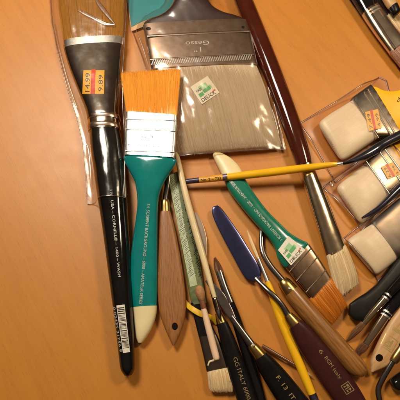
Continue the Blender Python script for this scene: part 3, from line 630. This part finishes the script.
t = thing('slim_brush', 'slim black brush with short brown pointed hair, between the two black palette knives', 'paintbrush', 240, 330)
bristles(P([(220, 273.5, 8, .8, .34), (217.5, 266.5, 7.5, .75, .36), (214.8, 258, 2.2, .7, .12)]), BROWNHAIR, t, n=160, r=.016)
part('ferrule', P([(219, 271, 7.6, .8, .36), (223.5, 285, 7.6, .84, .42), (230.5, 303, 8.4, .86, .46)]), STEEL, t, ex=2.1, sub=3)
part('handle', P([(230, 301.5, 8, .86, .46), (236.5, 320, 10, .66, .55), (246, 350, 11, .46, .6), (255.5, 380, 10.5, .36, .58), (262.5, 405, 9.5, .31, .52), (270, 430, 8, .29, .5)]), BLACK, t, ex=2.05)

t = thing('palette_knife', 'black-handled palette knife with brass collar, reaching the bottom edge left of the yellow stick', 'palette knife', 280, 380)
part('blade', [(205, 281, 208.5, 279.5, .95, .05), (215, 297, 222, 291, 1.0, .06), (224, 311.5, 231.5, 307, 1.05, .08), (232, 322, 236.5, 319, 1.1, .14)], solid('smoke_blade', (.15, .12, .105), .26, metal=.9, var=.12, scale=.9), t, ex=3)
part('shaft', P([(231, 316.5, 5.5, 1.1, .22), (240, 329, 6.5, 1.1, .3), (249, 341.5, 8, 1.1, .4), (253, 347, 8.6, 1.08, .46)]), STEEL, t, ex=2.2)
cl = collar(P([(251.5, 344.5, 9.5, 1.08, .62), (253.5, 347.5, 11.5, 1.08, .74), (258, 353, 13.2, 1.05, .84), (261, 357, 14.6, 1.02, .9)]), t)
bead(253.6, 345.6, 1.5, .1, BRIGHT, cl, 'bright_bead')  # small bright bead on the brass collar
h = part('handle', P([(260.5, 356.3, 14.8, 1.02, .92), (266, 364, 19, .95, .96), (277, 379, 23.5, .8, .96), (290, 397, 26.5, .64, .94), (303, 415, 27, .55, .92), (325, 446, 20, .48, .85)]), BLACKM, t, ex=2.4)
text('F. 13  ITALY', (275.8, 377.5), (301.5, 413), 4.2, [h], GOLDINK, h)

# fine brush between
t = thing('liner_brush', 'hair-thin brush with dark brown stem and white tip, crossing under the yellow stick', 'paintbrush', 285, 358)
part('stem', P([(262, 346, 4.6, .3, .26), (270, 350.5, 4.4, .32, .26), (284, 358.5, 3.4, .36, .22), (297, 366, 2.4, .4, .16)]), solid('brown_stem', (.14, .05, .02), .3, coat=.3, var=.3), t, ex=2.1)
part('ferrule', P([(296, 365.6, 2.6, .4, .18), (299.5, 367.4, 2.4, .4, .16)]), BRIGHT, t, ex=2.1, sub=1)
bristles(P([(299, 367.2, 2, .4, .14), (305, 371, 2.2, .36, .14), (312.5, 376.5, .6, .3, .04)]), solid('white_hair', (.8, .66, .46), .5, var=.1), t, n=25, r=.008)

# yellow brush, lower middle
t = thing('detail_brush', 'thin yellow-handled brush with white needle-like hair, slanting down to the bottom edge', 'paintbrush', 290, 340)
bristles(P([(258.5, 259, 2.6, .62, .16), (253, 246, 3.4, .6, .2), (249.5, 237, 3, .6, .16), (246.5, 229.5, .9, .6, .05)]), solid('pale_hair', (.82, .58, .32), .5, var=.1), t, n=60, r=.01)
part('ferrule', P([(258, 257.8, 2.6, .62, .18), (263, 270, 3.4, .6, .22), (268, 283, 4.6, .55, .32)]), BRIGHT, t, ex=2.05, sub=2)
part('handle', P([(267.5, 281.5, 4.8, .55, .34), (270.5, 290, 6.8, .5, .46), (279.5, 315, 9, .46, .56), (292, 346, 9.2, .46, .56), (305, 377, 8.6, .42, .54), (312.5, 395, 7.6, .4, .5)]), YELLOW, t, ex=2.05)
part('end_band', P([(312, 393.8, 8, .4, .52), (314, 398.5, 8.4, .4, .54)]), solid('dark_purple_silver', (.10, .08, .13), .25, metal=.8, var=.5, scale=6), t, ex=2.05, sub=1)
part('end_cap', P([(314, 398.3, 8, .4, .52), (320, 413, 6.5, .38, .46)]), MC['dark_purple_dip'], t, ex=2.05, sub=1)

# blue blade knife with maroon handle
t = thing('palette_knife', 'palette knife with dark blue trowel blade and maroon handle stamped with gold', 'palette knife', 300, 340)
part('blade', [(213.8, 206.2, 217.5, 205.4, .55, .05), (211.9, 209.5, 220.6, 207.5, .54, .13), (213.5, 218, 226, 214, .53, .13), (222, 236, 238.5, 232, .50, .13), (233, 256.5, 251, 252, .47, .13), (240.5, 270.5, 259, 265, .45, .13), (246, 278, 261.5, 271.5, .44, .13), (251.5, 281, 260.8, 276, .44, .09), (255, 281, 260, 278, .46, .14)], BLUEST, t, ex=2.0, sub=6)
part('shaft', P([(255.5, 277.5, 5, .48, .16), (259, 281.5, 4.6, .6, .22), (267, 289.5, 4.8, .9, .26), (276, 298, 5.2, 1.02, .28), (282.5, 306, 5.6, 1.0, .3), (286.5, 313, 6.5, .92, .36), (289, 317, 7, .9, .4)]), STEEL, t, ex=2.2)
collar(P([(287.8, 314.8, 9, .9, .58), (290, 318, 11.2, .88, .68), (293.5, 322.5, 13, .86, .78), (295.5, 325.3, 14.2, .84, .82)]), t)
h = part('handle', P([(295, 324.5, 14.4, .84, .84), (300, 331, 19, .8, .86), (310, 345, 24, .71, .86), (323, 362, 27, .6, .84), (336, 380, 28.5, .51, .82), (348, 397, 28, .45, .8), (358, 412, 24, .42, .76), (366, 424, 14, .4, .6)]), MAROONM, t, ex=2.6)
text('6', (318.3, 350.8), (321, 354.6), 3.8, [h], DULLGOLD, h)
text('RGM', (324, 358), (331, 367.5), 3.6, [h], DULLGOLD, h)
text('Italy', (332.5, 370), (340, 379.5), 3.2, [h], DULLGOLD, h)
sq = [(340.5, 386), (348, 381), (354.5, 390), (346.5, 395)]
obj('stamp', patch(sq, [(0, 0, 1, .07), (0, .93, 1, 1), (0, .07, .07, .93), (.93, .07, 1, .93), (.2, .2, .45, .32), (.55, .18, .8, .4), (.2, .45, .8, .53), (.25, .62, .4, .85), (.5, .62, .8, .72), (.62, .72, .72, .86)], [h], .015, nu=3, nv=3), DULLGOLD, h)

# wood-handled knife
t = thing('palette_knife', 'palette knife with round honey-brown wooden handle, bent shaft under the green brush', 'palette knife', 320, 330)
part('shaft', P([(261.8, 214, 4.6, .28, .24), (262, 228, 4.8, .3, .24), (261.4, 243, 5.2, .36, .26), (263.5, 254, 5.6, .48, .28), (270, 265.5, 5.8, .56, .3), (279, 276.5, 6, .63, .34), (284.5, 283, 6.6, .66, .4)]), STEEL, t, ex=2.1)
cl = collar(P([(282, 280.5, 10, .66, .62), (284.5, 283.5, 13.5, .66, .84), (289, 289, 15, .65, .94), (291.5, 292.3, 15.6, .65, .96)]), t)
bead(289.6, 288.6, 1.13, .1, BRIGHT, cl, 'bright_bead')  # bright dot modelled as a bead on this collar
part('handle', P([(291, 291.6, 15.6, .65, .98), (300, 302.5, 16.6, .64, 1.06), (316, 321, 17.4, .63, 1.12), (334, 341.5, 18.2, .62, 1.16), (350, 360, 19, .62, 1.2), (356.5, 367, 18.4, .62, 1.16), (361, 372, 14.5, .62, .95), (363.8, 375, 7, .62, .5)]), OAK, t, ex=2.05)

# ------------------------------------------------------------------ 12 lower right corner
t = thing('broad_brush', 'broad flat black handle with angular end beside the cream bristles', 'paintbrush', 370, 300)
part('handle', [(349, 315, 350, 303.5, .5, .45), (353, 320, 356.5, 298.5, .5, .6), (362, 321.5, 366, 292.5, .5, .66), (372, 314.5, 376, 284.5, .5, .66), (385, 301.5, 387.5, 270.5, .5, .66), (405, 282, 404, 248, .5, .66), (430, 255, 425, 222, .5, .66)], solid('black_rough_paint', (.008, .006, .005), .36, spec=.25, var=.35, bump=.2), t, ex=4, sub=1)
def fine(label, tip, neck, ring, endp, w, hair, z):
    t = thing('fine_brush', label, 'paintbrush', neck[0], neck[1])
    d = (tip[0]-neck[0], tip[1]-neck[1])
    zn, zm = z*.55, z*.8
    bristles(P([(neck[0]-d[0]*.06, neck[1]-d[1]*.06, w*.9, zn, .3), (neck[0]+d[0]*.45, neck[1]+d[1]*.45, w*1.05, zn*.72, .34), (tip[0], tip[1], w*.2, .14, .06)]), hair, t, n=140, r=.014)
    f = part('ferrule', P([(neck[0], neck[1], w*.95, zn, .34), ((neck[0]+ring[0])/2, (neck[1]+ring[1])/2, w*1.1, zm, .4), (ring[0], ring[1], w*1.15, z, .44)]), NICKEL, t, ex=2.05, sub=2)
    e = (ring[0]-neck[0], ring[1]-neck[1]); l = math.hypot(*e)
    for k in (0, 1):
        q = (ring[0]+e[0]/l*k*4, ring[1]+e[1]/l*k*4)
        part('crimp_ring', P([(q[0]-e[0]/l*.9, q[1]-e[1]/l*.9, w*1.3, z, .5), (q[0]+e[0]/l*.9, q[1]+e[1]/l*.9, w*1.3, z, .5)]), BRIGHT, f, sub=1)
    part('handle', P([(ring[0], ring[1], w*1.15, z, .46), (ring[0]+(endp[0]-ring[0])*.3, ring[1]+(endp[1]-ring[1])*.3, w*1.5, z, .58), (endp[0], endp[1], w*1.6, z, .6)]), BLACK, t, ex=2.05)
fine('fine brush with greyish brown pointed hair and bright ferrule under the angular black handle', (346.5, 341), (363.5, 323.5), (385, 298.5), (425, 255), 6.5, BROWNHAIR, 1.15)
fine('fine dark brush lying between the angular black handle and the tan pierced handle', (354, 356), (366, 344.5), (385, 316), (425, 268), 8.5, solid('dark_reddish_hair', (.17, .07, .035), .5, var=.3, scale=6), 1.05)

t = thing('wood_handled_brush', 'pale tan wooden brush handle with round hole and gold square stamp, lower right', 'paintbrush', 385, 345)
h = part('handle', [(370.5, 371.5, 373, 372, .5, .3), (370.5, 362, 384, 367.5, .55, .6), (373.5, 352, 394, 362.5, .62, .7), (379, 340, 402, 357, .72, .74), (385, 328, 410, 348, .84, .76), (393, 315, 422, 335, .98, .76), (412, 290, 445, 312, 1.15, .76)], TANW, t, ex=2.9)
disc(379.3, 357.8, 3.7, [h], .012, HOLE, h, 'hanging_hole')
sq = [(386, 332.5), (398.5, 341), (391.5, 353), (380, 344.5)]
obj('stamp', patch(sq, [(0, 0, 1, .06), (0, .94, 1, 1), (0, .06, .06, .94), (.94, .06, 1, .94), (.25, .2, .4, .6), (.4, .35, .62, .47), (.6, .2, .72, .75), (.3, .68, .6, .78), (.45, .52, .55, .62), (.22, .82, .8, .87)], [h], .015, nu=3, nv=3), GOLDINK, h)
obj('edge_print', patch([(394, 326), (402, 331), (400, 335), (392, 330)], [(k*.17, .1, k*.17+.1, .9) for k in range(6)], [h], .015, nu=1, nv=1), GOLDINK, h)

t = thing('palette_knife', 'palette knife with thin cranked steel shaft and bright brass collar at the right edge', 'palette knife', 385, 378)
part('shaft', P([(382, 415, 5.4, .35, .26), (379.5, 400, 5.6, .4, .28), (378.3, 390, 6, .45, .3), (381.5, 381, 6, .58, .3), (387.5, 370, 6, .75, .32), (393.5, 360, 6.6, .85, .38)]), STEEL, t, ex=2.05)
collar(P([(392.5, 361.8, 9, .86, .6), (394.5, 358.5, 11, .87, .72), (399.5, 351, 12, .9, .82), (402, 347, 12.5, .9, .84)]), t)
part('handle', P([(401.5, 348, 12.8, .9, .86), (410, 335, 17, .95, .9), (430, 305, 20, .95, .9)]), BLACKM, t, ex=2.4)
t = thing('black_handled_brush', 'rounded black handle end at the right edge below the cranked steel shaft', 'paintbrush', 398, 384)
part('handle', P([(392.2, 386.5, 5, .5, .4), (393.5, 385.8, 12, .5, .75), (397, 384, 16.5, .5, .9), (406, 379, 19, .5, .95), (430, 366, 20, .5, .95)]), BLACK, t, ex=2.1)

# ------------------------------------------------------------------ light: warm indoor lamps, dim warm room
w = bpy.data.worlds.new('World'); SC.world = w; w.use_nodes = True
nt = w.node_tree; bg = nt.nodes['Background']
tc = N(nt, 'ShaderNodeTexCoord'); sx = N(nt, 'ShaderNodeSeparateXYZ'); nt.links.new(tc.outputs['Generated'], sx.inputs[0])
nt.links.new(ramp(nt, sx.outputs['Z'], [(0.0, (.08, .05, .03)), (.45, (.30, .20, .12)), (1.0, (.62, .46, .32))]), bg.inputs['Color'])
bg.inputs['Strength'].default_value = .235
def lamp(name, loc, target, size, power, col, sy=None):
    l = bpy.data.lights.new(name, 'AREA'); l.shape = 'RECTANGLE'; l.size = size; l.size_y = sy or size; l.energy = power; l.color = col
    o = bpy.data.objects.new(name, l); COL.objects.link(o); o.location = loc
    o.rotation_euler = (Vector(target)-Vector(loc)).to_track_quat('-Z', 'Y').to_euler(); return o
lamp('ceiling_lamp', (-26, 36, 64), (-6, 3, 0), 21, 50000, (1, .91, .77), 18)
lamp('desk_lamp', (36, 22, 56), (6, 2, 0), 10, 18500, (1, .80, .54))
SC.view_settings.view_transform = 'Standard'; SC.view_settings.look = 'None'; SC.view_settings.exposure = 0
SC.render.resolution_x = SC.render.resolution_y = 1024
